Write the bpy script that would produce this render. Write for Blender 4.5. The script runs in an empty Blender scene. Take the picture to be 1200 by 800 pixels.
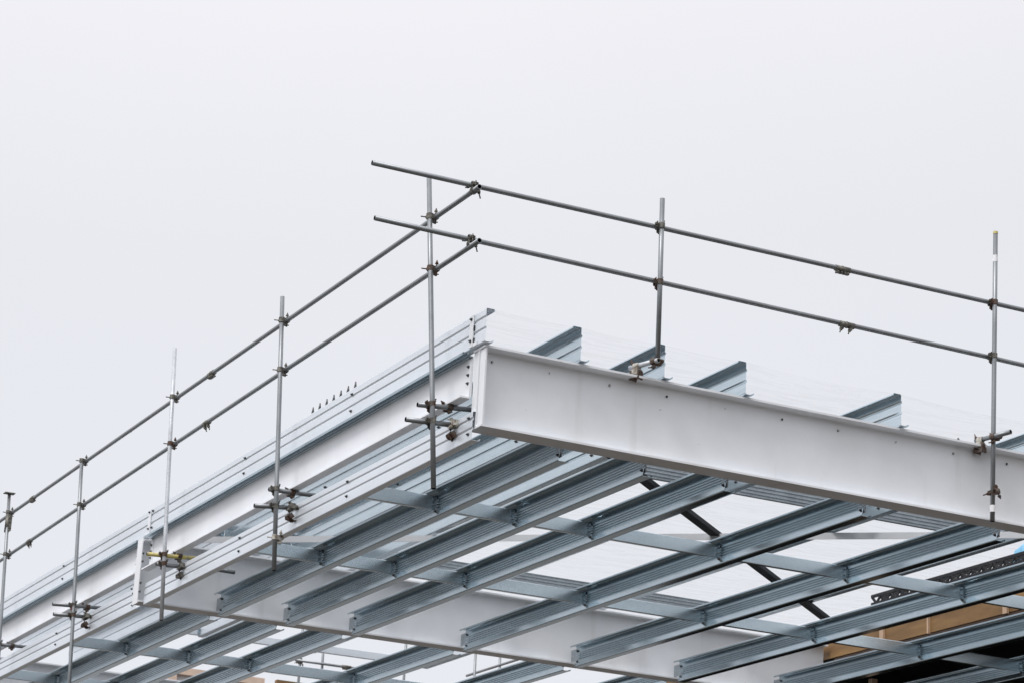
import bpy, bmesh, math, random
from mathutils import Vector, Matrix
random.seed(7)
PI = math.pi
S = bpy.context.scene
COL = S.collection

# ---------------------------------------------------------------- camera, sky, sun, exposure
# The steel frame is modelled in its own axes (x along the front beam, y along the purlins, z square to
# the roof plane); the roof falls towards the front by 8.5 degrees, TILT stands it up in the world.
TILT = Matrix.Rotation(math.atan(0.15), 4, 'X')
r_ = Vector((0.89191715, -0.44943459, 0.04992352))
u_ = Vector((-0.18056078, -0.25274232, 0.95053623))
f_ = Vector((0.41458607, 0.85681379, 0.30657547))
cm = Matrix(((r_[0], u_[0], -f_[0], -9.23322923), (r_[1], u_[1], -f_[1], -19.63679514),
             (r_[2], u_[2], -f_[2], -6.94894376), (0, 0, 0, 1)))
cam = bpy.data.cameras.new('camera')
cam.lens = 87.74
cam.sensor_width = 36
cam.clip_end = 3000
cam.dof.use_dof = True
cam.dof.focus_distance = 23.5
cam.dof.aperture_fstop = 5.6
co = bpy.data.objects.new('camera', cam)
COL.objects.link(co)
co.matrix_world = TILT @ cm
S.camera = co
GROUND_Z = (TILT @ cm).translation.z - 1.65

S.view_settings.view_transform = 'Standard'
S.view_settings.look = 'None'
S.view_settings.exposure = 0.0
S.view_settings.gamma = 1.0

SUN_EL, SUN_AZ = math.radians(50), math.atan2(-0.50, -0.80)     # azimuth measured x -> y
w = bpy.data.worlds.new('World')
S.world = w
w.use_nodes = True
nt = w.node_tree
nt.nodes.clear()
out = nt.nodes.new('ShaderNodeOutputWorld')
sky = nt.nodes.new('ShaderNodeTexSky')
sky.sky_type = 'NISHITA'
sky.sun_disc = False
sky.sun_elevation = SUN_EL
sky.sun_rotation = PI / 2 - SUN_AZ
bg1 = nt.nodes.new('ShaderNodeBackground')
bg1.inputs[1].default_value = 0.08
nt.links.new(sky.outputs[0], bg1.inputs[0])
# the cloud deck: a nearly even grey-white with very soft thicker and thinner patches
tc = nt.nodes.new('ShaderNodeTexCoord')
ns = nt.nodes.new('ShaderNodeTexNoise')
ns.inputs['Scale'].default_value = 2.2
ns.inputs['Detail'].default_value = 3
nt.links.new(tc.outputs['Generated'], ns.inputs['Vector'])
def wm(op, x, y, clamp=False):
    n = nt.nodes.new('ShaderNodeMath'); n.operation = op; n.use_clamp = clamp
    for k, v in enumerate((x, y)):
        if isinstance(v, (int, float)): n.inputs[k].default_value = v
        elif v is not None: nt.links.new(v, n.inputs[k])
    return n.outputs[0]
sep = nt.nodes.new('ShaderNodeSeparateXYZ')
nt.links.new(tc.outputs['Generated'], sep.inputs[0])
zz = wm('MAXIMUM', sep.outputs[2], 0.0)
# overcast law: the zenith is about three times as bright as the horizon
lum = wm('MAXIMUM', wm('ADD', wm('MULTIPLY', zz, 0.76), 0.515), 0.868)
# thin cloud lets more light through round the hidden sun (behind and left of the viewer)
dt = nt.nodes.new('ShaderNodeVectorMath'); dt.operation = 'DOT_PRODUCT'
nt.links.new(tc.outputs['Generated'], dt.inputs[0])
dt.inputs[1].default_value = (math.cos(SUN_EL) * math.cos(SUN_AZ), math.cos(SUN_EL) * math.sin(SUN_AZ), math.sin(SUN_EL))
lobe = wm('MULTIPLY', wm('POWER', wm('MAXIMUM', dt.outputs['Value'], 0.0), 3.0), 1.1)
cl = wm('ADD', wm('MULTIPLY', wm('SUBTRACT', ns.outputs[0], 0.5), 0.10), 1.0)
tot = wm('MULTIPLY', wm('ADD', lum, lobe), cl)
cr = nt.nodes.new('ShaderNodeValToRGB')
cr.color_ramp.elements[0].position = 0.42
cr.color_ramp.elements[0].color = (0.972, 0.992, 1.045, 1)
cr.color_ramp.elements[1].position = 0.56
cr.color_ramp.elements[1].color = (1.0, 0.992, 1.038, 1)
nt.links.new(zz, cr.inputs[0])
bg2 = nt.nodes.new('ShaderNodeBackground')
nt.links.new(cr.outputs[0], bg2.inputs[0])
nt.links.new(tot, bg2.inputs[1])
mx = nt.nodes.new('ShaderNodeMixShader')
mx.inputs[0].default_value = 0.94
nt.links.new(bg1.outputs[0], mx.inputs[1])
nt.links.new(bg2.outputs[0], mx.inputs[2])
nt.links.new(mx.outputs[0], out.inputs[0])

sl = bpy.data.lights.new('sun', 'SUN')
sl.energy = 1.5
sl.angle = math.radians(16)
sl.color = (1.0, 0.985, 0.97)
so = bpy.data.objects.new('sun', sl)
COL.objects.link(so)
sd = Vector((math.cos(SUN_EL) * math.cos(SUN_AZ), math.cos(SUN_EL) * math.sin(SUN_AZ), math.sin(SUN_EL)))
so.rotation_euler = sd.to_track_quat('Z', 'Y').to_euler()

# ---------------------------------------------------------------- materials
def mat(name, col, rough=0.5, metal=0.0, var=0.12, scale=6.0, col2=None, thr=None, bump=0.0, stretch=(1, 1, 1), fine=0.0, spec=0.5, rvar=0.0):
    m = bpy.data.materials.new(name)
    m.use_nodes = True
    n = m.node_tree
    b = n.nodes['Principled BSDF']
    b.inputs['Roughness'].default_value = rough
    b.inputs['Metallic'].default_value = metal
    b.inputs['Specular IOR Level'].default_value = spec
    t = n.nodes.new('ShaderNodeTexCoord')
    mp = n.nodes.new('ShaderNodeMapping')
    mp.inputs['Scale'].default_value = stretch
    oi = n.nodes.new('ShaderNodeObjectInfo')
    ad = n.nodes.new('ShaderNodeVectorMath')
    n.links.new(t.outputs['Object'], mp.inputs[0])
    n.links.new(mp.outputs[0], ad.inputs[0])
    sc = n.nodes.new('ShaderNodeVectorMath')
    sc.operation = 'SCALE'
    sc.inputs[0].default_value = (17, 31, 23)
    n.links.new(oi.outputs['Random'], sc.inputs['Scale'])
    n.links.new(sc.outputs[0], ad.inputs[1])
    nz = n.nodes.new('ShaderNodeTexNoise')
    nz.inputs['Scale'].default_value = scale
    nz.inputs['Detail'].default_value = 6
    nz.inputs['Roughness'].default_value = 0.62
    n.links.new(ad.outputs[0], nz.inputs['Vector'])
    rp = n.nodes.new('ShaderNodeValToRGB')
    c2 = col2 or tuple(c * (1 - var) for c in col)
    a, z = (thr if thr else (0.35, 0.65))
    rp.color_ramp.elements[0].position = a
    rp.color_ramp.elements[0].color = (*c2, 1)
    rp.color_ramp.elements[1].position = z
    rp.color_ramp.elements[1].color = (*col, 1)
    n.links.new(nz.outputs[0], rp.inputs[0])
    last = rp.outputs[0]
    if fine:
        v = n.nodes.new('ShaderNodeTexVoronoi')
        v.inputs['Scale'].default_value = 38
        n.links.new(ad.outputs[0], v.inputs['Vector'])
        hs = n.nodes.new('ShaderNodeMix')
        hs.data_type = 'RGBA'
        hs.blend_type = 'OVERLAY'
        hs.inputs[0].default_value = fine
        bw = n.nodes.new('ShaderNodeRGBToBW')
        n.links.new(v.outputs['Color'], bw.inputs[0])
        n.links.new(last, hs.inputs[6])
        n.links.new(bw.outputs[0], hs.inputs[7])
        last = hs.outputs[2]
    n.links.new(last, b.inputs['Base Color'])
    if rvar:
        mr = n.nodes.new('ShaderNodeMapRange')
        mr.inputs['To Min'].default_value = rough - rvar
        mr.inputs['To Max'].default_value = rough + rvar
        n.links.new(nz.outputs[0], mr.inputs[0])
        n.links.new(mr.outputs[0], b.inputs['Roughness'])
    if bump:
        bp = n.nodes.new('ShaderNodeBump')
        bp.inputs['Strength'].default_value = bump
        bp.inputs['Distance'].default_value = 0.004
        n.links.new(nz.outputs[0], bp.inputs['Height'])
        n.links.new(bp.outputs[0], b.inputs['Normal'])
    return m

M = {}
M['paint'] = mat('grey_primer_paint', (0.815, 0.832, 0.858), 0.55, 0, scale=1.6, var=0.07, bump=0.05, rvar=0.06)
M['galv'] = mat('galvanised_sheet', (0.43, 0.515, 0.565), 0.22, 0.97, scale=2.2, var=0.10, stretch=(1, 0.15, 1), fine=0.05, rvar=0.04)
M['galv_lit'] = mat('lit_galvanised_sheet', (0.66, 0.75, 0.80), 0.24, 0.93, scale=2.2, var=0.07, stretch=(1, 0.15, 1), fine=0.08, rvar=0.04)  # lighter copy of the galvanised sheet, reflected light put into its colour
M['galv_skylit'] = mat('skylit_galvanised_sheet', (0.78, 0.82, 0.86), 0.42, 0.45, scale=3.0, var=0.08, stretch=(1, 0.2, 1), fine=0.07, rvar=0.06)  # palest galvanised copy, sky glare and far haze put into its colour
M['galv_dull'] = mat('dull_galvanised_sheet', (0.42, 0.46, 0.49), 0.45, 0.8, scale=4.0, var=0.2, fine=0.12)
M['tube'] = mat('scaffold_tube_steel', (0.28, 0.295, 0.305), 0.40, 0.6, scale=3.5, var=0.22, rvar=0.05)
M['tube_pale'] = mat('pale_scaffold_tube', (0.56, 0.58, 0.60), 0.45, 0.3, scale=9.0, var=0.2, fine=0.1)
M['tube_yellow'] = mat('yellow_painted_tube', (0.60, 0.50, 0.16), 0.5, 0.0, scale=14.0, col2=(0.34, 0.32, 0.26), thr=(0.38, 0.5))
M['tube_end'] = mat('tube_inside', (0.012, 0.012, 0.013), 0.9)
M['rust'] = mat('rusty_clamp_steel', (0.12, 0.105, 0.09), 0.65, 0.4, scale=22.0, col2=(0.095, 0.050, 0.034), thr=(0.42, 0.60), bump=0.4)
M['clamp'] = mat('weathered_clamp_steel', (0.21, 0.20, 0.17), 0.55, 0.5, scale=26.0, col2=(0.06, 0.055, 0.05), thr=(0.38, 0.58), bump=0.4)
M['clamp_pale'] = mat('mortar_splashed_clamp', (0.46, 0.44, 0.39), 0.7, 0.1, scale=18.0, col2=(0.16, 0.12, 0.09), thr=(0.38, 0.52), bump=0.5)
M['bolt'] = mat('bolt_steel', (0.12, 0.125, 0.13), 0.4, 0.8)
M['hole'] = mat('bolt_hole_dark', (0.02, 0.02, 0.022), 0.8)
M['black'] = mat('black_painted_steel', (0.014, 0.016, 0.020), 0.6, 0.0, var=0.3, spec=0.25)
M['grey_flat'] = mat('grey_flat_bar_paint', (0.56, 0.57, 0.58), 0.5, 0.0, var=0.05)
M['ply'] = mat('yellow_formwork_plywood', (0.30, 0.175, 0.065), 0.6, 0, scale=1.1, col2=(0.14, 0.068, 0.024), thr=(0.34, 0.62), stretch=(1, 0.45, 2.5), bump=0.1)
M['timber'] = mat('pale_pine_batten', (0.58, 0.40, 0.27), 0.6, 0, scale=8.0, stretch=(4, 4, 0.5), var=0.25)
M['pine_pale'] = mat('pale_framing_timber', (0.74, 0.56, 0.44), 0.6, 0, scale=5.0, stretch=(1, 4, 4), var=0.15)
M['formply_shade'] = mat('shade_black_formply', (0.014, 0.013, 0.014), 0.6, 0, var=0.4, scale=2.0, spec=0.2)  # black formply face, near-black colour also stands in for shade under the deck
M['brown'] = mat('dark_brown_bearer', (0.060, 0.032, 0.018), 0.7, 0, var=0.4, scale=6)
M['tarp'] = mat('blue_tarpaulin', (0.09, 0.34, 0.58), 0.35, 0, scale=5.0, col2=(0.20, 0.50, 0.70), thr=(0.4, 0.6), bump=0.6)
M['tape'] = mat('white_tape', (0.85, 0.85, 0.86), 0.5)
M['red'] = mat('red_tape', (0.42, 0.08, 0.05), 0.6)
M['ground'] = mat('compacted_gravel', (0.085, 0.074, 0.062), 0.95, 0, scale=0.35, col2=(0.055, 0.048, 0.040), bump=0.4)
M['concrete'] = mat('raw_concrete', (0.30, 0.30, 0.29), 0.85, 0, scale=1.5, var=0.2, bump=0.3)

def scuff(m):
    n = m.node_tree
    b = n.nodes['Principled BSDF']
    src = b.inputs['Base Color'].links[0].from_socket
    t = n.nodes.new('ShaderNodeTexCoord')
    last = src
    for scl, st, a, z, colr, fac in ((5.0, (1.0, 1.0, 0.12), 0.60, 0.72, (0.50, 0.49, 0.46, 1), 0.22), (14.0, (0.5, 0.5, 1.3), 0.72, 0.76, (0.22, 0.20, 0.18, 1), 0.45), (0.9, (1, 1, 1), 0.52, 0.66, (0.66, 0.66, 0.64, 1), 0.35)):
        mp = n.nodes.new('ShaderNodeMapping'); mp.inputs['Scale'].default_value = st
        n.links.new(t.outputs['Object'], mp.inputs[0])
        nz = n.nodes.new('ShaderNodeTexNoise'); nz.inputs['Scale'].default_value = scl; nz.inputs['Detail'].default_value = 5
        n.links.new(mp.outputs[0], nz.inputs['Vector'])
        r = n.nodes.new('ShaderNodeMapRange'); r.inputs['From Min'].default_value = a; r.inputs['From Max'].default_value = z
        r.inputs['To Max'].default_value = fac
        n.links.new(nz.outputs[0], r.inputs[0])
        mxn = n.nodes.new('ShaderNodeMix'); mxn.data_type = 'RGBA'
        mxn.inputs[7].default_value = colr
        n.links.new(r.outputs[0], mxn.inputs[0]); n.links.new(last, mxn.inputs[6])
        last = mxn.outputs[2]
    n.links.new(last, b.inputs['Base Color'])
scuff(M['paint'])
def net_material():
    m = bpy.data.materials.new('translucent_safety_mesh')
    m.use_nodes = True
    n = m.node_tree
    b = n.nodes['Principled BSDF']
    b.inputs['Base Color'].default_value = (0.86, 0.88, 0.92, 1)
    b.inputs['Roughness'].default_value = 0.6
    b.inputs['Specular IOR Level'].default_value = 0.1
    t = n.nodes.new('ShaderNodeTexCoord')
    mp = n.nodes.new('ShaderNodeMapping')
    mp.inputs['Scale'].default_value = (0.6, 5.0, 1)
    n.links.new(t.outputs['Object'], mp.inputs[0])
    nz = n.nodes.new('ShaderNodeTexNoise')
    nz.inputs['Scale'].default_value = 1.6
    nz.inputs['Detail'].default_value = 5
    nz.inputs['Distortion'].default_value = 0.8
    n.links.new(mp.outputs[0], nz.inputs['Vector'])
    r = n.nodes.new('ShaderNodeValToRGB')
    e = r.color_ramp.elements
    e[0].position = 0.40; e[0].color = (0.035,) * 3 + (1,)
    e[1].position = 0.56; e[1].color = (0.035,) * 3 + (1,)
    q = e.new(0.47); q.color = (0.10,) * 3 + (1,)
    n.links.new(nz.outputs[0], r.inputs[0])
    n.links.new(r.outputs[0], b.inputs['Alpha'])
    return m
M['net'] = net_material()

# ---------------------------------------------------------------- helpers
KEEP = set()           # roots already placed in world axes
def link(name, me, parent=None, loc=None, rot=None):
    o = bpy.data.objects.new(name, me)
    COL.objects.link(o)
    if loc is not None: o.location = loc
    if rot is not None: o.rotation_euler = rot
    if parent is not None: o.parent = parent
    return o
def tag(o, label=None, cat=None, group=None, kind=None):
    if label: o['label'] = label
    if cat: o['category'] = cat
    if group: o['group'] = group
    if kind: o['kind'] = kind
    return o
def thing(name, label, cat, loc=(0, 0, 0), group=None, rot=None):
    return tag(link(name, None, None, loc, rot), label, cat, group)
def bm_mesh(bm, name, m, smooth=False):
    bmesh.ops.recalc_face_normals(bm, faces=bm.faces)
    me = bpy.data.meshes.new(name)
    bm.to_mesh(me)
    bm.free()
    for x in (m if isinstance(m, (list, tuple)) else [m]): me.materials.append(x)
    if smooth:
        for p in me.polygons: p.use_smooth = True
    return me
def box(bm, x0, x1, y0, y1, z0, z1, mi=0):
    v = [bm.verts.new(p) for p in ((x0, y0, z0), (x1, y0, z0), (x1, y1, z0), (x0, y1, z0), (x0, y0, z1), (x1, y0, z1), (x1, y1, z1), (x0, y1, z1))]
    for q in ((0, 3, 2, 1), (4, 5, 6, 7), (0, 1, 5, 4), (1, 2, 6, 5), (2, 3, 7, 6), (3, 0, 4, 7)):
        bm.faces.new([v[i] for i in q]).material_index = mi
def bar(bm, a, b, wd, ht, mi=0, up=Vector((0, 0, 1))):
    a, b = Vector(a), Vector(b)
    d = (b - a).normalized()
    s = d.cross(up)
    if s.length < 1e-4: s = d.cross(Vector((1, 0, 0)))
    s.normalize()
    t = s.cross(d)
    v = []
    for p in (a, b):
        for i, j in ((-1, -1), (1, -1), (1, 1), (-1, 1)):
            v.append(bm.verts.new(p + s * wd / 2 * i + t * ht / 2 * j))
    for q in ((0, 1, 2, 3), (7, 6, 5, 4), (0, 4, 5, 1), (1, 5, 6, 2), (2, 6, 7, 3), (3, 7, 4, 0)):
        bm.faces.new([v[i] for i in q]).material_index = mi
def cyl(bm, a, b, r, n=12, mi=0, cap=True, r2=None, capmi=None):
    a, b = Vector(a), Vector(b)
    d = (b - a).normalized()
    s = d.orthogonal().normalized()
    t = d.cross(s)
    r2 = r if r2 is None else r2
    A = [bm.verts.new(a + (s * math.cos(2 * PI * i / n) + t * math.sin(2 * PI * i / n)) * r) for i in range(n)]
    B = [bm.verts.new(b + (s * math.cos(2 * PI * i / n) + t * math.sin(2 * PI * i / n)) * r2) for i in range(n)]
    for i in range(n):
        f = bm.faces.new((A[i], A[(i + 1) % n], B[(i + 1) % n], B[i]))
        f.material_index = mi; f.smooth = True
    if cap:
        for q in (A[::-1], B): bm.faces.new(q).material_index = mi if capmi is None else capmi
def tube(bm, a, b, r=0.02415, wall=0.004, n=20, mi=0, mi_in=1):
    """hollow scaffold tube with a real open bore at each end; a slight bow keeps it from being dead straight"""
    a, b = Vector(a), Vector(b)
    L = (b - a).length
    d = (b - a).normalized()
    s = d.orthogonal().normalized()
    t = d.cross(s)
    k = max(2, int(L / 1.2) + 1)
    ph = random.uniform(0, 2 * PI)
    bow = (s * math.cos(ph) + t * math.sin(ph)) * min(0.006, L * 0.0008)
    rings = []
    for q in range(k + 1):
        f = q / k
        c = a.lerp(b, f) + bow * math.sin(PI * f)
        rings.append([bm.verts.new(c + (s * math.cos(2 * PI * i / n) + t * math.sin(2 * PI * i / n)) * r) for i in range(n)])
    for q in range(k):
        for i in range(n):
            f = bm.faces.new((rings[q][i], rings[q][(i + 1) % n], rings[q + 1][(i + 1) % n], rings[q + 1][i]))
            f.smooth = True; f.material_index = mi
    for ring, c, sg in ((rings[0], a, 1), (rings[-1], b, -1)):
        ins = [bm.verts.new(v.co + (c - v.co).normalized() * wall) for v in ring]
        deep = [bm.verts.new(v.co + d * sg * min(0.12, L * 0.3)) for v in ins]
        for i in range(n):
            j = (i + 1) % n
            bm.faces.new((ring[i], ring[j], ins[j], ins[i])).material_index = mi
            bm.faces.new((ins[i], ins[j], deep[j], deep[i])).material_index = mi_in
        bm.faces.new(deep).material_index = mi_in
def extrude_profile(bm, pts, t, y0, y1, mi=0, rows=1):
    """open (x, z) polyline of sheet steel given thickness t and run from y0 to y1"""
    n = len(pts)
    P = [Vector((p[0], p[1])) for p in pts]
    nor = []
    for i in range(n):
        d = Vector((0, 0))
        if i > 0: d += (P[i] - P[i - 1]).normalized()
        if i < n - 1: d += (P[i + 1] - P[i]).normalized()
        d.normalize()
        nor.append(Vector((-d.y, d.x)))
    loop = [P[i] + nor[i] * t / 2 for i in range(n)] + [P[i] - nor[i] * t / 2 for i in range(n - 1, -1, -1)]
    ys = [y0 + (y1 - y0) * k / rows for k in range(rows + 1)]
    R = [[bm.verts.new((p.x, y, p.y)) for p in loop] for y in ys]
    m = len(loop)
    for k in range(rows):
        for i in range(m):
            bm.faces.new((R[k][i], R[k][(i + 1) % m], R[k + 1][(i + 1) % m], R[k + 1][i])).material_index = mi
    for r, sg in ((R[0], 1), (R[-1], -1)):
        for i in range(n - 1):
            q = (r[i], r[i + 1], r[m - 2 - i], r[m - 1 - i])
            bm.faces.new(q if sg > 0 else q[::-1]).material_index = mi
def arc(cx, cz, r, a0, a1, k=3):
    return [(cx + r * math.cos(math.radians(a0 + (a1 - a0) * i / k)), cz + r * math.sin(math.radians(a0 + (a1 - a0) * i / k))) for i in range(k + 1)]
def web_pts(D, gd=0.011, gw=0.011, fr=(0.74, 0.40), side=1):
    """web from top to bottom with two narrow pressed grooves; inset goes to +x"""
    p = []
    for f in fr:
        z = D * f
        p += [(0, z + gw * 1.6), (gd * side, z + gw * 0.4), (gd * side, z - gw * 0.4), (0, z - gw * 1.6)]
    return p
def z_profile(D, fl=0.092, lip=0.022, r=0.012, fine=False):
    p = [(-fl, D - lip)] + arc(-fl + r, D - r, r, 180, 90) + arc(-r, D - r, r, 90, 0)
    if fine:      # four fine grooves; lower band leans out, shaped to catch brighter sky
        p = [(-fl, D - lip)] + arc(-fl + r, D - r, r, 180, 90) + arc(-r, D - r, r, 90, 0)
        p += web_pts(D, 0.009, 0.0065, (0.64, 0.54, 0.44, 0.34)) + [(0.0, D * 0.27), (-0.020, r)]
    else: p += web_pts(D)
    p += arc(r - (0.020 if fine else 0), r, r, 180, 270) + arc(fl - r, r, r, 270, 360) + [(fl, lip)]
    return p
def c_profile(D, fl=0.085, lip=0.022, r=0.010):
    p = [(fl, D - lip)] + arc(fl - r, D - r, r, 0, 90) + arc(r, D - r, r, 90, 180)
    p += web_pts(D)
    p += arc(r, r, r, 180, 270) + arc(fl - r, r, r, 270, 360) + [(fl, lip)]
    return p

# ---- bolt: hex head with washer, axis along -x
def bolt_mesh():
    bm = bmesh.new()
    cyl(bm, (0.0, 0, 0), (-0.004, 0, 0), 0.017, 14)
    cyl(bm, (-0.004, 0, 0), (-0.015, 0, 0), 0.0115, 6)
    cyl(bm, (-0.015, 0, 0), (-0.023, 0, 0), 0.006, 8)
    return bm_mesh(bm, 'bolt', M['bolt'])
BOLT = bolt_mesh()
def bolt(parent, loc, rz=0):
    return link('bolt', BOLT, parent, loc, (0, 0, rz))

# ---- scaffold couplers
def band(bm, axis, c, wd=0.052, mi=0):
    c = Vector(c); h = Vector(axis) * wd / 2
    n = 14
    d = Vector(axis); s = d.orthogonal().normalized(); t = d.cross(s)
    ri, ro = 0.0245, 0.033
    R = []
    for p in (c - h, c + h):
        for r in (ri, ro):
            R.append([bm.verts.new(p + (s * math.cos(2 * PI * i / n) + t * math.sin(2 * PI * i / n)) * (r + (0.003 if r == ro and i % 7 == 0 else 0))) for i in range(n)])
    for i in range(n):
        j = (i + 1) % n
        for q in ((R[1][i], R[1][j], R[3][j], R[3][i]), (R[0][i], R[2][i], R[2][j], R[0][j]), (R[0][i], R[0][j], R[1][j], R[1][i]), (R[2][i], R[3][i], R[3][j], R[2][j])):
            bm.faces.new(q).material_index = mi
def tbolt(bm, a, d, L=0.075, mi=0):
    a, d = Vector(a), Vector(d).normalized()
    cyl(bm, a, a + d * L, 0.0065, 8, mi)
    cyl(bm, a + d * L * 0.35, a + d * (L * 0.35 + 0.016), 0.0145, 6, mi)
    cyl(bm, a + d * L * 0.35 - d * 0.006, a + d * L * 0.35, 0.019, 10, mi)
def coupler_mesh(name, m):
    bm = bmesh.new()
    band(bm, (0, 0, 1), (0, 0, 0))
    band(bm, (1, 0, 0), (0, 0.058, 0))
    box(bm, -0.024, 0.024, 0.018, 0.042, -0.024, 0.024)
    box(bm, -0.058, -0.026, -0.006, 0.012, -0.020, 0.020)
    box(bm, -0.020, 0.020, 0.048, 0.066, -0.058, -0.028)
    tbolt(bm, (-0.045, 0.03, 0.006), (-0.35, -1, 0.05), 0.095)
    tbolt(bm, (0.004, 0.085, -0.046), (0.1, -1, -0.25), 0.090)
    tbolt(bm, (0.03, 0.05, 0.03), (0.5, -0.2, 0.85), 0.05)
    return bm_mesh(bm, name, m)
CP = {k: coupler_mesh('coupler', M[k]) for k in ('rust', 'clamp', 'clamp_pale')}
def coupler(parent, loc, ax, ay, m='clamp', name='coupler'):
    """tube A along az through loc; tube B along ax, offset 58 mm towards ay"""
    ax, ay = Vector(ax).normalized(), Vector(ay).normalized()
    az = ax.cross(ay)
    mt = Matrix((ax, ay, az)).transposed().to_4x4()
    mt.translation = Vector(loc)
    o = bpy.data.objects.new(name, CP[m])
    COL.objects.link(o)
    if parent:
        o.parent = parent
        mt = Matrix.Translation(parent.location).inverted() @ mt
    o.matrix_basis = mt
    return o
def sleeve_mesh(kind, m):
    bm = bmesh.new()       # along x
    n = 14
    cyl(bm, (-0.085, 0, 0), (0.085, 0, 0), 0.0315, n)
    cyl(bm, (-0.004, 0, 0), (0.004, 0, 0), 0.035, n)
    for x in ((-0.055, 0.045) if kind else (-0.06, -0.02, 0.02, 0.06)):
        box(bm, x - 0.014, x + 0.014, -0.016, 0.016, -0.052, -0.022)
        if kind: tbolt(bm, (x, 0, -0.03), (-0.5, -0.2, -1), 0.075)
        else: cyl(bm, (x, -0.03, -0.04), (x, 0.03, -0.04), 0.009, 6)
    return bm_mesh(bm, 'sleeve', m)
SLV = [sleeve_mesh(0, M['clamp']), sleeve_mesh(1, M['clamp'])]
def beam_clamp_mesh(m, mj):
    """girder clamp: half band for the tube at origin (tube along x) over a yoke whose jaws grip a flange edge below"""
    bm = bmesh.new()
    band(bm, (1, 0, 0), (0, 0, 0), 0.06)
    box(bm, -0.034, 0.034, -0.036, 0.036, -0.085, -0.028)
    box(bm, -0.052, -0.036, -0.045, 0.03, -0.135, -0.05, 1)
    box(bm, 0.036, 0.052, -0.045, 0.03, -0.135, -0.05, 1)
    box(bm, -0.052, 0.052, -0.050, -0.030, -0.140, -0.112, 1)
    tbolt(bm, (-0.04, 0, 0.0), (-0.3, -0.2, 1), 0.07, 1)
    tbolt(bm, (0.0, -0.02, -0.12), (0.3, -0.2, -1), 0.05, 1)
    return bm_mesh(bm, 'girder_clamp', [m, mj])
GC = {'pale': beam_clamp_mesh(M['clamp_pale'], M['rust']), 'dark': beam_clamp_mesh(M['rust'], M['bolt'])}
def girder_clamp(parent, loc, rot=(0, 0, 0), k='pale'):
    o = link('girder_clamp', GC[k], parent, Vector(loc) - parent.location, rot)
    return o

# ---------------------------------------------------------------- setting: ground
bm = bmesh.new()
N = 40
vs = {}
for i in range(N + 1):
    for j in range(N + 1):
        fx, fy = (i / N * 2 - 1), (j / N * 2 - 1)
        x, y = 900 * fx * abs(fx), 900 * fy * abs(fy)
        vs[i, j] = bm.verts.new((x, y, GROUND_Z + random.uniform(-0.03, 0.03)))
for i in range(N):
    for j in range(N):
        bm.faces.new((vs[i, j], vs[i + 1, j], vs[i + 1, j + 1], vs[i, j + 1]))
g = link('ground', bm_mesh(bm, 'ground', M['ground']))
tag(g, kind='structure'); KEEP.add(g.name)

# ---------------------------------------------------------------- large structure: beams
def i_beam(length, H, W, tf, tw):
    """I section along +x, top front edge at the origin, y 0..W"""
    bm = bmesh.new()
    r = 0.012
    m = W / 2
    out = [(0, 0), (W, 0), (W, -tf), (m + tw / 2 + r, -tf), (m + tw / 2, -tf - r), (m + tw / 2, -H + tf + r), (m + tw / 2 + r, -H + tf), (W, -H + tf), (W, -H), (0, -H), (0, -H + tf), (m - tw / 2 - r, -H + tf), (m - tw / 2, -H + tf + r), (m - tw / 2, -tf - r), (m - tw / 2 - r, -tf), (0, -tf)]
    k = 8
    R = [[bm.verts.new((length * q / k, p[0], p[1])) for p in out] for q in range(k + 1)]
    n = len(out)
    for q in range(k):
        for i in range(n):
            bm.faces.new((R[q][i], R[q][(i + 1) % n], R[q + 1][(i + 1) % n], R[q + 1][i]))
    for C_ in (R[0], R[-1]):
        for q in ((0, 1, 2, 3, 14, 15), (3, 4, 13, 14), (4, 5, 12, 13), (5, 6, 11, 12), (6, 7, 8, 9, 10, 11)):
            bm.faces.new([C_[i] for i in q])
    return bm
FB = thing('steel_beam', 'deep pale grey front I-beam, nearest the viewer, its web studded with small bolt holes', 'beam', (0, 0, 0), 'main steel cross beams')
link('girder_section', bm_mesh(i_beam(11.3, 0.77, 0.247, 0.020, 0.012), 'girder', M['paint']), FB)
bm = bmesh.new(); box(bm, 0.012, 0.028, 0.004, 0.112, -0.748, -0.022); box(bm, 0.012, 0.028, 0.136, 0.243, -0.748, -0.022); box(bm, 0.016, 0.024, 0.112, 0.116, -0.748, -0.022)
link('end_stiffener', bm_mesh(bm, 'stiffener', M['paint']), FB)
for i, x in enumerate((0.13, 0.72, 1.36, 1.98, 2.63, 3.27, 3.92, 4.60, 5.30, 5.96)):
    bm = bmesh.new()
    cyl(bm, (x, 0.113, -0.115), (x, 0.104, -0.115), 0.0105, 12)
    cyl(bm, (x, 0.104, -0.115), (x, 0.101, -0.115), 0.006, 8, 1)
    link('web_hole_disc', bm_mesh(bm, 'web_hole_disc', [M['hole'] if i % 3 != 1 else M['tape'], M['hole'] if i % 2 else M['tape']]), FB)  # discs for the holes, white ones paint the sky showing through
SB = thing('steel_beam', 'pale grey second I-beam seen from below with purlin ends fixed to its shaded web', 'beam', (-0.085, 9.35, -0.055), 'main steel cross beams')
link('girder_section', bm_mesh(i_beam(10.03, 0.785, 0.25, 0.020, 0.012), 'girder', M['paint']), SB)
bm = bmesh.new(); box(bm, -0.012, 0.0, 0.03, 0.22, -0.80, 0.02)
link('end_plate', bm_mesh(bm, 'end_plate', M['paint']), SB)
for y in (0.012, 0.238):
    for z in (-0.18, -0.28, -0.38, -0.55, -0.66):
        bolt(SB, (0.012, y, z))
TB = thing('steel_beam', 'third pale steel I-beam glimpsed farthest back at the lower left corner', 'beam', (-0.085, 18.7, -0.055), 'main steel cross beams')
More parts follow.
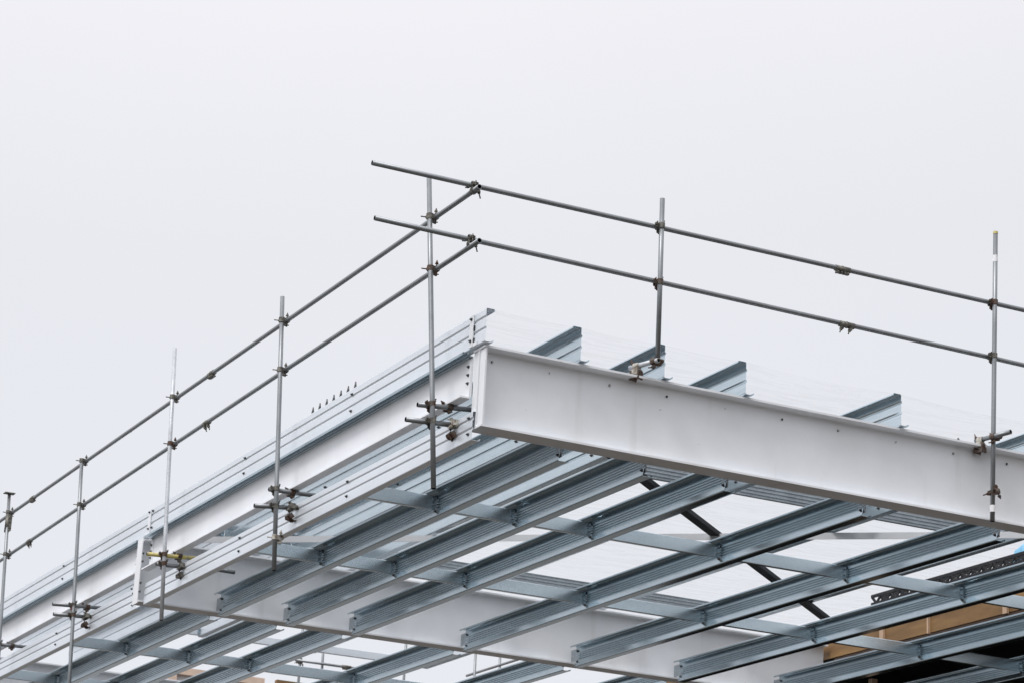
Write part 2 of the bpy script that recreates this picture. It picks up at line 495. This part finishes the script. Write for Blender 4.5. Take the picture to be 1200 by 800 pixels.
link('girder_section', bm_mesh(i_beam(10.03, 0.785, 0.25, 0.020, 0.012), 'girder', M['paint']), TB)

# edge channels along y (web outwards at x=0, flanges to -x)
def edge_channel(y0, y1, label):
    t = thing('edge_channel', label, 'steel channel', (0, y0, 0), 'grey edge channels along the left side')
    bm = bmesh.new(); L = y1 - y0; tf = 0.016
    box(bm, 0.0, 0.010, 0, L, -0.440, -0.050 - tf * 0)
    box(bm, -0.105, -0.0004, 0, L, -0.456, -0.456 + tf)
    link('channel_section', bm_mesh(bm, 'channel', M['paint']), t)
    bm = bmesh.new()
    extrude_profile(bm, [(-0.105, -0.052), (-0.105, -0.030), (-0.100, -0.024), (-0.064, -0.024), (-0.058, -0.036), (-0.046, -0.036), (-0.040, -0.024), (-0.0006, -0.024)], 0.004, 0, L)
    box(bm, -0.035, -0.0005, 0, L, -0.058, -0.048)
    link('dark_flange_strip', bm_mesh(bm, 'flange_strip', M['galv']), t)  # galvanised strip put in for the top flange to darken its shaded underside
    bm = bmesh.new(); box(bm, -0.011, -0.001, 0.012, 0.085, -0.43, -0.07)
    link('end_cleat', bm_mesh(bm, 'cleat', M['paint']), t)
    for z in (-0.14, -0.22, -0.30): bolt(t, (-0.011, 0.05, z))
    bm = bmesh.new(); box(bm, -0.011, -0.001, L - 0.085, L - 0.012, -0.43, -0.07)
    link('end_cleat', bm_mesh(bm, 'cleat', M['paint']), t)
    for z in (-0.14, -0.22, -0.30): bolt(t, (-0.011, L - 0.05, z))
    return t
edge_channel(0.255, 9.32, 'grey edge channel running back from the front beam, below the bright ribbed fascia')
edge_channel(9.62, 18.68, 'farther grey edge channel continuing left beyond the bolted end of the second beam')

# ---------------------------------------------------------------- purlins
ORD = ['edge', 'first', 'second', 'third', 'fourth', 'fifth', 'sixth', 'seventh', 'eighth', 'ninth']
def purlin_proto(kind, D, L, m, cleat_ends=True):
    key = (kind, D, round(L, 3), m)
    if key not in PROTO:
        bm = bmesh.new()
        extrude_profile(bm, z_profile(D, fine=D < 0.3) if kind == 'z' else c_profile(D), 0.003, 0, L)
        PROTO[key] = bm_mesh(bm, 'purlin_section', M[m])
    return PROTO[key]
PROTO = {}
def cleat_mesh(y0, y1, z0, z1, m, key):
    if key not in PROTO:
        bm = bmesh.new(); box(bm, 0.003, 0.011, y0, y1, z0, z1)
        PROTO[key] = bm_mesh(bm, 'cleat', m)
    return PROTO[key]
LX = [0.957, 1.855, 2.754, 4.334, 5.963, 7.542, 9.134, 10.73]
UX = [0.957, 1.855, 2.754, 4.552, 6.43, 8.33]
def purlin(name, kind, x, y0, y1, z0, D, m, label, cat, group, near=0.035, rows=(), front_cleat=True, back_cleat=True):
    t = thing(name, label, cat, (x, y0, z0), group)
    link('web_and_flanges', purlin_proto(kind, D, y1 - y0, m), t)
    L = y1 - y0
    if front_cleat:
        link('cleat', cleat_mesh(-0.018 if near < 0.05 else -0.15, 0.10, near, D - 0.03, M['galv_dull'], ('cf', D, m, near)), t)
        for z in (D * 0.24, D * 0.76): bolt(t, (-0.0015, 0.045, z))
    if back_cleat:
        link('cleat', cleat_mesh(L - 0.10, L + 0.15, 0.085, D - 0.03, M['galv_dull'], ('cb', D, m, round(L, 2))), t)
        for z in (D * 0.24, D * 0.76): bolt(t, (-0.0015, L - 0.045, z))
    for y in rows:
        for z in (D * 0.24, D * 0.80): bolt(t, (-0.0015, y - y0, z))
    return t
LZ, LD = -0.88, 0.27
UZ, UD = 0.012, 0.318
# fascia purlins along the left edge
purlin('fascia_purlin', 'c', -0.03, -0.05, 9.38, UZ, UD, 'galv_skylit', 'bright ribbed galvanised fascia on top of the left edge, rising to the near corner', 'fascia', 'ribbed edge fascias', rows=(3.05, 6.1), front_cleat=False, back_cleat=False)
purlin('fascia_purlin', 'c', -0.03, 9.43, 18.9, UZ, UD, 'galv_skylit', 'bright ribbed upper fascia fading away left of the bolted splice plate', 'fascia', 'ribbed edge fascias', rows=(13.0,), front_cleat=False, back_cleat=False)
purlin('fascia_purlin', 'c', -0.03, 0.12, 9.32, LZ, LD, 'galv_skylit', 'bright ribbed lower fascia hanging under the grey edge channel, front bay', 'fascia', 'ribbed edge fascias', rows=(0.19, 3.0, 6.05), front_cleat=False, back_cleat=False)
purlin('fascia_purlin', 'c', -0.03, 9.64, 18.66, LZ, LD, 'galv_skylit', 'bright ribbed lower fascia at bottom left, beyond the second beam end', 'fascia', 'ribbed edge fascias', rows=(9.75, 13.0), front_cleat=False, back_cleat=False)
# fascia splice plates
for y0, lab in ((0.02, 'narrow bolted splice plate on the upper fascia at the near corner'), (9.33, 'bolted splice plate on the upper fascia above the second beam end')):
    t = thing('splice_plate', lab, 'steel plate', (-0.034, y0, 0.0), 'bolted splice plates')
    bm = bmesh.new()
    box(bm, -0.010, 0.0, 0.17 if y0 < 1 else 0.0, 0.25 if y0 < 1 else 0.08, 0.02, 0.325); box(bm, -0.010, 0.0, 0.085, 0.16, 0.015, 0.05)
    link('plate', bm_mesh(bm, 'plate', M['paint']), t)
    for y in (((0.21),) if y0 < 1 else (-0.06, 0.04)):
        for z in (0.08, 0.29): bolt(t, (-0.010 if y > 0 else 0.0, y, z))
    if y0 < 1:
        for z in (0.05, 0.17):
            bm = bmesh.new(); box(bm, -0.006, 0.0, 0.15, 0.168, z, z + 0.05)
            link('slot', bm_mesh(bm, 'slot', M['hole']), t)
for i, x in enumerate(LX):
    o = ORD[i + 1]
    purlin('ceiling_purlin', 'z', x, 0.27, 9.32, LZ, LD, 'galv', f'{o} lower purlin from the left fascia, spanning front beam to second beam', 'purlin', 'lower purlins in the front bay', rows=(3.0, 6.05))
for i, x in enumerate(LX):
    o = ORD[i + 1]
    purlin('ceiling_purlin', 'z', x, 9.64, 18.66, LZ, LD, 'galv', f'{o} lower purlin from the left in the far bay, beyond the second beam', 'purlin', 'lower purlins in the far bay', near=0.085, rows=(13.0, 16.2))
for i, x in enumerate(UX):
    o = ORD[i + 1]
    purlin('roof_purlin', 'z', x, -0.05, 9.38, UZ, UD, 'galv_lit', f'{o} upper roof purlin right of the near corner, open end above front beam', 'purlin', 'upper roof purlins in the front bay', rows=(3.05, 6.1), front_cleat=False, back_cleat=False)
for i, x in enumerate(UX[:5]):
    o = ORD[i + 1]
    purlin('roof_purlin', 'z', x, 9.43, 18.9 if i < 2 else 15.3, UZ, UD, 'galv_skylit', f'{o} upper roof purlin from the left in the pale far bay', 'purlin', 'upper roof purlins in the far bay', rows=(13.0,), front_cleat=False, back_cleat=False)

# ---------------------------------------------------------------- bridging channels between purlins
def bridging_proto(L, h, m, ribs=False):
    key = ('br', round(L, 3), h, m, ribs)
    if key in PROTO: return PROTO[key]
    bm = bmesh.new()
    d = 0.045
    if ribs:
        prof = [(d, h)] + [(0, h)]
        k = 4
        for q in range(k):
            z = h * (1 - (q + 0.5) / k)
            prof += [(0, z + 0.014), (0.012, z + 0.004), (0.012, z - 0.008), (0, z - 0.016)]
        prof += [(0, 0), (d, 0)]
    else:
        prof = [(d, h - 0.012), (d, h)] + arc(0.006, h - 0.006, 0.006, 90, 180) + arc(0.006, 0.006, 0.006, 180, 270) + [(d, 0), (d, 0.012)]
    extrude_profile(bm, prof, 0.003, 0, L)
    me = bm_mesh(bm, 'channel', M[m])
    me.transform(Matrix(((0, 1, 0, 0), (1, 0, 0, 0), (0, 0, 1, 0), (0, 0, 0, 1))))
    me.flip_normals()
    PROTO[key] = me
    return me
def bracket_mesh(h, key='bk'):
    if (key, h) not in PROTO:
        bm = bmesh.new()
        box(bm, -0.040, -0.004, -0.0075, -0.0035, 0.012, h - 0.012)
        box(bm, -0.008, -0.0035, -0.030, -0.008, 0.012, h - 0.012)
        for z in (h * 0.3, h * 0.7):
            cyl(bm, (-0.008, -0.020, z), (-0.015, -0.020, z), 0.008, 6, 1)
            cyl(bm, (-0.030, -0.0075, z), (-0.030, -0.015, z), 0.008, 6, 1)
        PROTO[(key, h)] = bm_mesh(bm, 'bracket', [M['galv'], M['galv_dull']])
    return PROTO[(key, h)]
def bridging(x0, x1, y, z, h, m, label, group, ribs=False):
    t = thing('bridging_channel', label, 'bridging', (x0 + 0.006, y, z), group)
    L = x1 - x0 - 0.012
    link('channel', bridging_proto(L, h, m, ribs), t)
    link('end_bracket', bracket_mesh(h), t, (L, 0, 0))
    return t
xs = [-0.02] + LX
names = ['left fascia'] + [f'{ORD[i+1]} lower purlin' for i in range(len(LX))]
for y, where in ((3.0, 'front bay, row nearer the front beam'), (6.05, 'front bay, row nearer the second beam'), (13.0, 'far bay, row nearer the second beam'), (16.2, 'far bay, rearmost row')):
    for i in range(len(xs) - 1):
        bridging(xs[i] + 0.001, xs[i + 1] - 0.002, y, -0.80, 0.145, 'galv_lit', f'bridging between {names[i]} and {names[i+1]}, {where}', 'bridging channels between lower purlins')
xs = [-0.02] + UX
names = ['upper fascia'] + [f'{ORD[i+1]} upper purlin' for i in range(len(UX))]
for y, where in ((3.62, 'just behind the front beam'), (9.40, 'above the second beam')):
    for i in range(len(xs) - 1):
        if y < 5 and i < 3: continue
        bridging(xs[i] + 0.001, xs[i + 1] - 0.002, y, 0.135, 0.165, 'galv_dull', f'ribbed blocking between {names[i]} and {names[i+1]}, {where}', 'ribbed blocking between upper purlins', True)
for i in (2, 3, 4):
    bridging(xs[i] + 0.001, xs[i + 1] - 0.002, 15.2, -0.02 + 0.04, 0.115, 'galv_skylit', f'pale channel between {names[i]} and {names[i+1]}, seen below the second beam', 'pale far channels between upper purlins')

# ---------------------------------------------------------------- roof plane cross bracing
t = thing('brace_bar', 'black flat diagonal brace slanting down to the right under the roof', 'brace', (0.25, 0.42, -0.03), 'roof cross braces')
bm = bmesh.new(); bar(bm, (0, 0, 0), (9.05, 7.86, 0), 0.115, 0.010); bar(bm, (0.034, -0.040, 0.028), (9.084, 7.820, 0.028), 0.008, 0.042)
link('angle_bar', bm_mesh(bm, 'angle', M['black']), t)
t = thing('brace_bar', 'long grey flat brace running level across the picture below the roof', 'brace', (0.22, 9.24, -0.045), 'roof cross braces')
bm = bmesh.new(); bar(bm, (0, 0, 0), (10.2, -8.56, 0), 0.008, 0.078)
link('flat_bar', bm_mesh(bm, 'flat', M['grey_flat']), t)
bm = bmesh.new(); box(bm, 5.55, 5.78, -4.86, -4.62, 0.042, 0.054)
link('gusset', bm_mesh(bm, 'gusset', M['black']), t)

# ---------------------------------------------------------------- safety mesh over the purlins
bm = bmesh.new()
allx = sorted([-0.03] + UX + [9.9])
cols = []
for a, b in zip(allx[:-1], allx[1:]):
    for k in range(6): cols.append((a + (b - a) * k / 6, k / 6, b - a))
cols.append((9.9, 0, 1))
ny = 60
grid = []
for (x, f, wd) in cols:
    row = []
    for j in range(ny + 1):
        y = -0.03 + (15.0) * j / ny
        z = 0.338 - 0.018 * wd * math.sin(PI * f) + (0.012 * math.sin(y * 5.1 + x) * math.sin(y * 2.3) if 0 < f < 1 else 0)
        row.append(bm.verts.new((x, y, z)))
    grid.append(row)
for i in range(len(grid) - 1):
    for j in range(ny):
        bm.faces.new((grid[i][j], grid[i + 1][j], grid[i + 1][j + 1], grid[i][j + 1])).smooth = True
o = link('safety_mesh', bm_mesh(bm, 'net', M['net'], True))
tag(o, 'thin translucent white safety mesh sagging between the tops of the roof purlins', 'mesh')

# ---------------------------------------------------------------- scaffold posts and rails
def hollow(parent, a, b, m, name='tube', extra=None):
    bm = bmesh.new()
    P = parent.location
    tube(bm, Vector(a) - P, Vector(b) - P)
    return link(name, bm_mesh(bm, 'tube', [M[m], M['tube_end']]), parent)
def lerp(a, b, z):
    f = (z - a[2]) / (b[2] - a[2])
    return Vector(a).lerp(Vector(b), f)
posts = [
    ((-0.28, 0.886, 1.880), (-0.28, 0.333, -1.333), 'tube', 'rust', 'tall scaffold post nearest the corner, its top just under the upper front rail'),
    ((-0.28, 4.658, 1.720), (-0.28, 4.240, -1.394), 'tube', 'clamp', 'dark scaffold post on the left side, second back from the corner'),
    ((-0.28, 8.267, 2.084), (-0.28, 7.803, -1.346), 'tube_pale', 'rust', 'pale whitish scaffold post on the left side, beside the yellow tube'),
    ((-0.28, 11.813, 1.476), (-0.28, 11.200, -2.20), 'tube', 'clamp', 'scaffold post on the left side between the pale post and the leftmost capped post'),
    ((-0.28, 15.409, 1.739), (-0.28, 14.815, -1.60), 'tube', 'clamp', 'leftmost scaffold post with a small flat plate on top and a dark spigot collar'),
]
YR_U = ((-0.22, -0.153, 1.442), (-0.22, 17.5, 1.455))
YR_L = ((-0.22, -0.220, 0.893), (-0.22, 17.5, 0.795))
def on_rail(r, y):
    a, b = Vector(r[0]), Vector(r[1])
    return a.lerp(b, (y - a.y) / (b.y - a.y))
for i, (a, b, m, cm_, lab) in enumerate(posts):
    t = thing('scaffold_post', lab, 'scaffold post', b, 'upright scaffold posts on the left side')
    hollow(t, a, b, m)
    for r in (YR_U, YR_L):
        z = on_rail(r, (a[1] + b[1]) / 2 + 0.2).z
        q = lerp(a, b, z)
        coupler(t, q, (0, -1, 0), (1, 0, 0), 'clamp' if (i + (r is YR_U)) % 2 else cm_)
    if i == 4:
        bm = bmesh.new(); P = Vector(b)
        c = Vector(a) - P
        box(bm, c.x - 0.075, c.x + 0.075, c.y - 0.06, c.y + 0.06, c.z, c.z + 0.012)
        link('top_plate', bm_mesh(bm, 'plate', M['clamp']), t)
        bm = bmesh.new(); q = lerp(a, b, 1.28) - P
        cyl(bm, q - Vector((0, 0, 0.13)), q + Vector((0, 0, 0.13)), 0.036, 14); box(bm, q.x + 0.01, q.x + 0.05, q.y - 0.05, q.y + 0.02, q.z - 0.11, q.z + 0.11)
        link('spigot_collar', bm_mesh(bm, 'collar', M['clamp']), t)
    if i == 3:
        bm = bmesh.new(); q = lerp(a, b, -0.60) - Vector(b)
        cyl(bm, q - Vector((0, 0.006, 0.05)), q + Vector((0, 0.006, 0.05)), 0.0253, 16)
        link('red_tape', bm_mesh(bm, 'tape', M['red']), t)
    if i == 1:
        coupler(t, lerp(a, b, -1.03), (0, -1, 0), (1, 0, 0), 'clamp_pale')
fposts = [
    ((1.765, -0.06, 1.788), (1.772, -0.06, 0.17), 'scaffold post standing on a clamp over the front beam, nearer the corner', 'rust'),
    ((5.72, -0.06, 2.288), (5.645, -0.06, -0.795), 'scaffold post at the right edge, running down in front of the beam', 'rust'),
]
XR_U = ((-1.24, 0, 1.500), (9.0, 0, 1.532))
XR_L = ((-1.177, 0, 0.977), (9.0, 0, 0.910))
for i, (a, b, lab, cm_) in enumerate(fposts):
    t = thing('scaffold_post', lab, 'scaffold post', b, 'upright scaffold posts over the front beam')
    hollow(t, a, b, 'tube')
    for j, z in enumerate((1.512, 0.94)):
        coupler(t, lerp(a, b, z), (1, 0, 0), (0, 1, 0), cm_ if j == 1 - i else 'clamp')
    if i == 1:
        for (z, hh, m, nm) in ((1.99, 0.035, 'tape', 'tape_band'), (2.275, 0.012, 'tube_yellow', 'paint_band'), (-0.665, 0.035, 'tape', 'tape_band')):
            bm = bmesh.new(); q = lerp(a, b, z) - Vector(b)
            cyl(bm, q - Vector((0, 0, hh)), q + Vector((0, 0, hh)), 0.0256, 16, cap=False)
            link(nm, bm_mesh(bm, 'band', M[m]), t)
        coupler(t, lerp(a, b, -0.50), (1, 0, 0.2), (0, -1, 0), 'rust', 'swivel_coupler')
def rail(a, b, lab, grp, sleeve, skind, corner=None):
    t = thing('guard_rail', lab, 'guard rail', a, grp)
    hollow(t, a, b, 'tube')
    A, B = Vector(a), Vector(b)
    d = (B - A).normalized()
    for s in sleeve:
        o = link('sleeve_coupler', SLV[skind], t, A.lerp(B, s) - A, (0, 0, math.atan2(d.y, d.x)))
    return t
ta = rail(*XR_U, 'upper scaffold rail over the front beam, its free end highest in the picture', 'guard rails over the front beam', [(3.876 + 1.24) / 10.24], 0)
tb = rail(*XR_L, 'lower scaffold rail over the front beam, parallel under the top one', 'guard rails over the front beam', [(3.933 + 1.177) / 10.177], 1)
tc_ = rail(*YR_U, 'upper scaffold rail receding down the left side', 'guard rails on the left side', [(y + .153) / 17.653 for y in (6.974, 14.302)], 0)
td = rail(*YR_L, 'lower scaffold rail receding down the left side', 'guard rails on the left side', [(y + .22) / 17.72 for y in (7.0, 14.233)], 1)
coupler(tc_, (-0.22, -0.03, 1.4425), (-1, 0, 0), (0, 0, 1), 'clamp')
coupler(td, (-0.22, -0.03, 0.916), (-1, 0, 0), (0, 0, 1), 'clamp')
bm = bmesh.new(); q = on_rail(YR_U, 9.975) - Vector(YR_U[0]); cyl(bm, q - Vector((0, .03, 0)), q + Vector((0, .03, 0)), 0.0256, 16, cap=False)
link('tape_band', bm_mesh(bm, 'tape', M['tape']), tc_)

# short transom tubes and clamps tying the posts to the steel
def transom(a, b, lab, m='tube', post=None, pm='clamp', ends=()):
    t = thing('transom_tube', lab, 'scaffold tube', a, 'short transom tubes tying posts to the steel')
    hollow(t, a, b, m)
    if post: coupler(t, post, (1, 0, 0) if abs(Vector(b).x - Vector(a).x) > 0.1 else (0, 1, 0), (0, 1, 0), pm)
    for e in ends:
        if e[0] == 'g': girder_clamp(t, e[1], e[2] if len(e) > 2 else (0, 0, 0), e[3] if len(e) > 3 else 'dark')
        if e[0] == 'c': coupler(t, e[1], e[2], e[3], e[4])
    return t
pl = ['the post nearest the corner', 'the second post from the corner', 'the pale post', 'the post left of the pale one', 'the leftmost post']
UT = [((-0.401, -0.493), (0.16, -0.445)), ((-0.343, -0.475), (0.298, -0.456)), ((-0.477, -0.537), (0.28, -0.494)), ((-0.543, -0.554), (0.13, -0.516)), ((-0.40, -0.52), (0.234, -0.497))]
LT = [((-0.524, -0.683), (-0.02, -0.654)), ((-0.50, -0.703), (-0.06, -0.660)), ((-0.36, -0.662), (-0.02, -0.652)), ((-0.526, -0.708), (-0.06, -0.684)), None]
for i in range(5):
    a, b = posts[i][0], posts[i][1]
    (x0, z0), (x1, z1) = UT[i]
    zc = z0 + (z1 - z0) * (-0.28 - x0) / (x1 - x0)
    y = lerp(a, b, zc).y + 0.058
    m = 'tube_yellow' if i == 2 else 'tube'
    sink = -0.02
    transom((x0, y, z0 + sink), (x1, y, z1 + sink), f'{"yellow" if i == 2 else "short dark"} tube clamped under the edge channel at {pl[i]}', m,
            (-0.28, y - 0.058, zc + sink), 'rust' if i in (0, 2) else 'clamp', [('c', (-0.075, y, z1 - 0.01 + sink), (0, 0.2, 1), (0, 1, 0), 'rust'), ])
    if LT[i]:
        (x0, z0), (x1, z1) = LT[i]
        zc = z0 + (z1 - z0) * (-0.28 - x0) / (x1 - x0)
        y = lerp(a, b, zc).y + 0.058
        transom((x0, y, z0), (x1, y, z1), f'lower short tube with hook clamp at {pl[i]}', 'tube',
                (-0.28, y - 0.058, zc), 'rust' if i in (2, 3) else 'clamp',
                [('c', (x1 - 0.035, y, z1 - 0.005), (0, -0.25, -1), (0, -1, 0), 'clamp_pale' if i == 0 else 'clamp'), ('c', (x1 - 0.035, y - 0.03, z1 - 0.10), (0.7, 0, 0.7), (0, 1, 0), 'rust' if i != 2 else 'clamp')])
t = transom((-0.34, 18.2, 0.86), (0.0, 18.2, 0.87), 'thin scaffold tube poking in at the far left edge beside the leftmost post', 'tube')
t = transom((0.30, 7.95, -0.623), (0.618, 7.95, -0.623), 'short stub of tube showing below the lower fascia in front of the second beam web', 'tube')
# front posts
t = transom((1.72, -0.17, 0.125), (1.585, 0.14, 0.100), 'stubby mortar-splashed tube carrying the foot of the post on the front beam', 'tube_pale', None)
coupler(t, (1.70, -0.118, 0.125), (0, 0, 1), (1, 0.3, 0), 'rust')
girder_clamp(t, (1.618, 0.06, 0.105), (0, 0, math.radians(-66)), 'pale')
t = transom((5.70, -0.30, 0.085), (5.565, 0.10, 0.055), 'stubby tube clamped across the right post just above the front beam', 'tube', None)
coupler(t, (5.635, -0.10, 0.07), (0, 0, 1), (1, 0.3, 0), 'rust')
girder_clamp(t, (5.585, 0.045, 0.058), (0, 0, math.radians(-70)), 'pale')
link('nut', BOLT, t, Vector((5.30, 0.03, 0.006)) - t.location, (0, PI / 2, 0))

# comb of upright fixing clips on the fascia top
def comb():
    A, B = Vector((0.0, 4.20, 0.336)), Vector((0.0, 3.06, 0.336))
    t = thing('clip_comb', 'row of small dark upright clips standing on the top edge of the fascia', 'fixing clips', A)
    bm = bmesh.new(); bar(bm, (0, 0, 0), B - A, 0.015, 0.008)
    link('strip', bm_mesh(bm, 'strip', M['galv_dull']), t)
    for k in range(7):
        q = (B - A) * k / 6
        bm = bmesh.new(); cyl(bm, q, q + Vector((0, 0, 0.075)), 0.017, 6, r2=0.006)
        link('clip', bm_mesh(bm, 'clip', M['bolt']), t)
comb()

# ---------------------------------------------------------------- building edge at right: formwork deck
D = thing('formwork_deck', 'unfinished floor deck at lower right with yellow plywood edge and underside coloured black for shade', 'formwork', (10.0, 3.6, -0.25))
bm = bmesh.new(); box(bm, 0.03, 8.5, 0, 10.8, 0.0, 0.018)
link('deck_sheet', bm_mesh(bm, 'deck', M['formply_shade']), D)
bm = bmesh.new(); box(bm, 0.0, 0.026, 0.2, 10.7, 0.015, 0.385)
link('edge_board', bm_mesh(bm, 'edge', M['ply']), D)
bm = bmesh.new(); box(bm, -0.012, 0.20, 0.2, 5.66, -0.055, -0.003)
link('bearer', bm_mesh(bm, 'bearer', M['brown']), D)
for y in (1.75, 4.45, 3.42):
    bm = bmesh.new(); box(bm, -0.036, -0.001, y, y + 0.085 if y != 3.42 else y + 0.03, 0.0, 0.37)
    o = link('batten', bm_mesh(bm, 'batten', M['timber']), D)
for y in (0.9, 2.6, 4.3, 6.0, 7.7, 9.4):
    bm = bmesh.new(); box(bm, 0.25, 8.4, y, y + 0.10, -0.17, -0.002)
    link('joist', bm_mesh(bm, 'joist', M['formply_shade']), D)
bm = bmesh.new(); box(bm, 0.03, 8.5, 0.0, 10.8, 0.019, 0.33)
link('concrete_slab', bm_mesh(bm, 'slab', M['concrete']), D)
# supporting wall
Wl = thing('concrete_wall', 'bare wall, interior shade put into its colour, carrying the floor deck at lower right', 'wall', (16.0, 3.6, -11.0))
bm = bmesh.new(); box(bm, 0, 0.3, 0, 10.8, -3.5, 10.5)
link('wall', bm_mesh(bm, 'wall', M['formply_shade']), Wl)  # wall takes the near-black too, painting the unlit interior
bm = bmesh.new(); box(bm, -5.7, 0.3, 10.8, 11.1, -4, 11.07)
link('return_wall', bm_mesh(bm, 'wall', M['formply_shade']), Wl)
Pc = thing('prop', 'light timber prop standing in the dark under the floor deck', 'timber prop', (10.72, 9.4, -3.0))
bm = bmesh.new(); box(bm, 0, 0.09, 0, 0.09, -9, 2.578)
link('prop_post', bm_mesh(bm, 'prop', M['timber']), Pc)
# lattice of black mesh above the deck edge
t = thing('lattice_strip', 'black lattice strip with pale gaps lying above the plywood deck edge', 'lattice', (10.02, 4.55, 0.15))
bm = bmesh.new()
L = 3.85
for z in (0.22, 0.33): bar(bm, (0, 0, z), (0, L, z), 0.03, 0.040)
for z in (0.22, 0.33): bar(bm, (0.12, 0, z), (0.12, L, z), 0.03, 0.030)
link('chord', bm_mesh(bm, 'chord', M['black']), t)
bm = bmesh.new(); n = 34
for k in range(n):
    y0, y1 = L * k / n, L * (k + 1) / n
    z0, z1 = (0.22, 0.33) if k % 2 else (0.33, 0.22)
    bar(bm, (0, y0, z0), (0, y1, z1), 0.02, 0.034)
    bar(bm, (0.12, y0, z1), (0.12, y1, z0), 0.02, 0.028)
link('lacing', bm_mesh(bm, 'lacing', M['black']), t)
bm = bmesh.new()
for y in (0.3, 1.9, 3.4): box(bm, 0.03, 0.07, y, y + 0.04, -0.07, 0.21)
link('stand', bm_mesh(bm, 'stand', M['black']), t)
# blue tarpaulin wrapped stack on the deck
t = thing('tarp_bundle', 'bright blue tarpaulin bundle at the right edge beyond the lattice strip', 'tarpaulin', (16.05, 11.6, 0.08))
bm = bmesh.new()
nx, nz = 14, 16
V = {}
for i in range(nx + 1):
    for j in range(nz + 1):
        a = 2 * PI * i / nx
        rx, ry = 1.25, 0.9
        sx, sy = (abs(math.cos(a)) ** 0.45) * (1 if math.cos(a) > 0 else -1), (abs(math.sin(a)) ** 0.45) * (1 if math.sin(a) > 0 else -1)
        k = 1 - 0.04 * math.sin(j * 1.7 + i) - (0.12 if j == nz else 0)
        V[i % nx, j] = V.get((i % nx, j)) or bm.verts.new((1.25 + sx * rx * k, 0.9 + sy * ry * k, 3.02 * j / nz))
for i in range(nx):
    for j in range(nz): bm.faces.new((V[i, j], V[(i + 1) % nx, j], V[(i + 1) % nx, j + 1], V[i, j + 1]))
bm.faces.new([V[i, nz] for i in range(nx)])
bm.faces.new([V[i, 0] for i in range(nx)][::-1])
link('cover', bm_mesh(bm, 'tarp', M['tarp'], True), t)

# ---------------------------------------------------------------- far scaffold and timber frame seen through the bays
far = [(7.024, 'left of its rail clamp'), (7.45, 'just right of the left one'), (9.076, 'standing alone in the middle'), (10.50, 'second from the right'), (11.01, 'nearest the slanting rail')]
for x, lab in far:
    t = thing('scaffold_post', f'thin far post seen below the second beam, {lab}', 'scaffold post', (x, 22.0, -1.2), 'far scaffold posts behind the roof')
    hollow(t, (x, 22.06 if x < 7.2 else 22.0, -1.2), (x, 22.0, 2.0), 'tube')
    if x in (7.024, 11.01): coupler(t, (x, 22.03, 1.15), (1, 0, 0), (0, -1, 0), 'clamp')
t = thing('guard_rail', 'thin level far rail under the pale channel, below the second beam', 'guard rail', (6.9, 21.94, 1.165), 'far scaffold rails')
hollow(t, (6.9, 21.94, 1.165), (8.9, 21.94, 1.165), 'tube')
o = link('sleeve_coupler', SLV[0], t, (1.0, 0, 0))
t = thing('guard_rail', 'short slanting far rail with a dark clamp near the middle bottom edge', 'guard rail', (11.0, 23.4, 1.60), 'far scaffold rails')
hollow(t, (11.0, 23.4, 1.60), (11.0, 20.3, 1.60), 'tube')
# timber frame far behind
t = thing('timber_frame', 'pale orange timber wall frame far behind at the bottom left', 'timber frame', (5.6, 25, -1.60))
for (x0, x1, z0, z1) in ((0.0, 1.9, 2.80, 2.93), (0.0, 0.14, 0, 2.80), (1.76, 1.9, 0, 2.80), (0.9, 1.0, 0, 2.80)):
    bm = bmesh.new(); box(bm, x0, x1, 0, 0.12, z0, z1)
    link('plate' if x1 - x0 > 1 else 'stud', bm_mesh(bm, 'member', M['pine_pale']), t)
bm = bmesh.new(); box(bm, 0.02, 1.88, 0.125, 0.14, 0, 2.86)
link('wall_wrap', bm_mesh(bm, 'wrap', M['tape']), t)
t = thing('timber_frame', 'orange timber top plate far behind, right of the pale framed panel', 'timber frame', (7.75, 25, -1.58))
for (x0, x1, z0, z1) in ((0.0, 1.5, 2.78, 2.92), (0.0, 0.1, 0, 2.78), (1.4, 1.5, 0, 2.78)):
    bm = bmesh.new(); box(bm, x0, x1, 0, 0.12, z0, z1)
    link('plate' if x1 - x0 > 1 else 'stud', bm_mesh(bm, 'member', M['ply'] if z0 > 2 else M['pine_pale']), t)

# ---------------------------------------------------------------- stand the frame up in the world
for o in list(COL.objects):
    if o.parent is None and o.type in {'MESH', 'EMPTY'} and o.name not in KEEP:
        o.matrix_basis = TILT @ o.matrix_basis
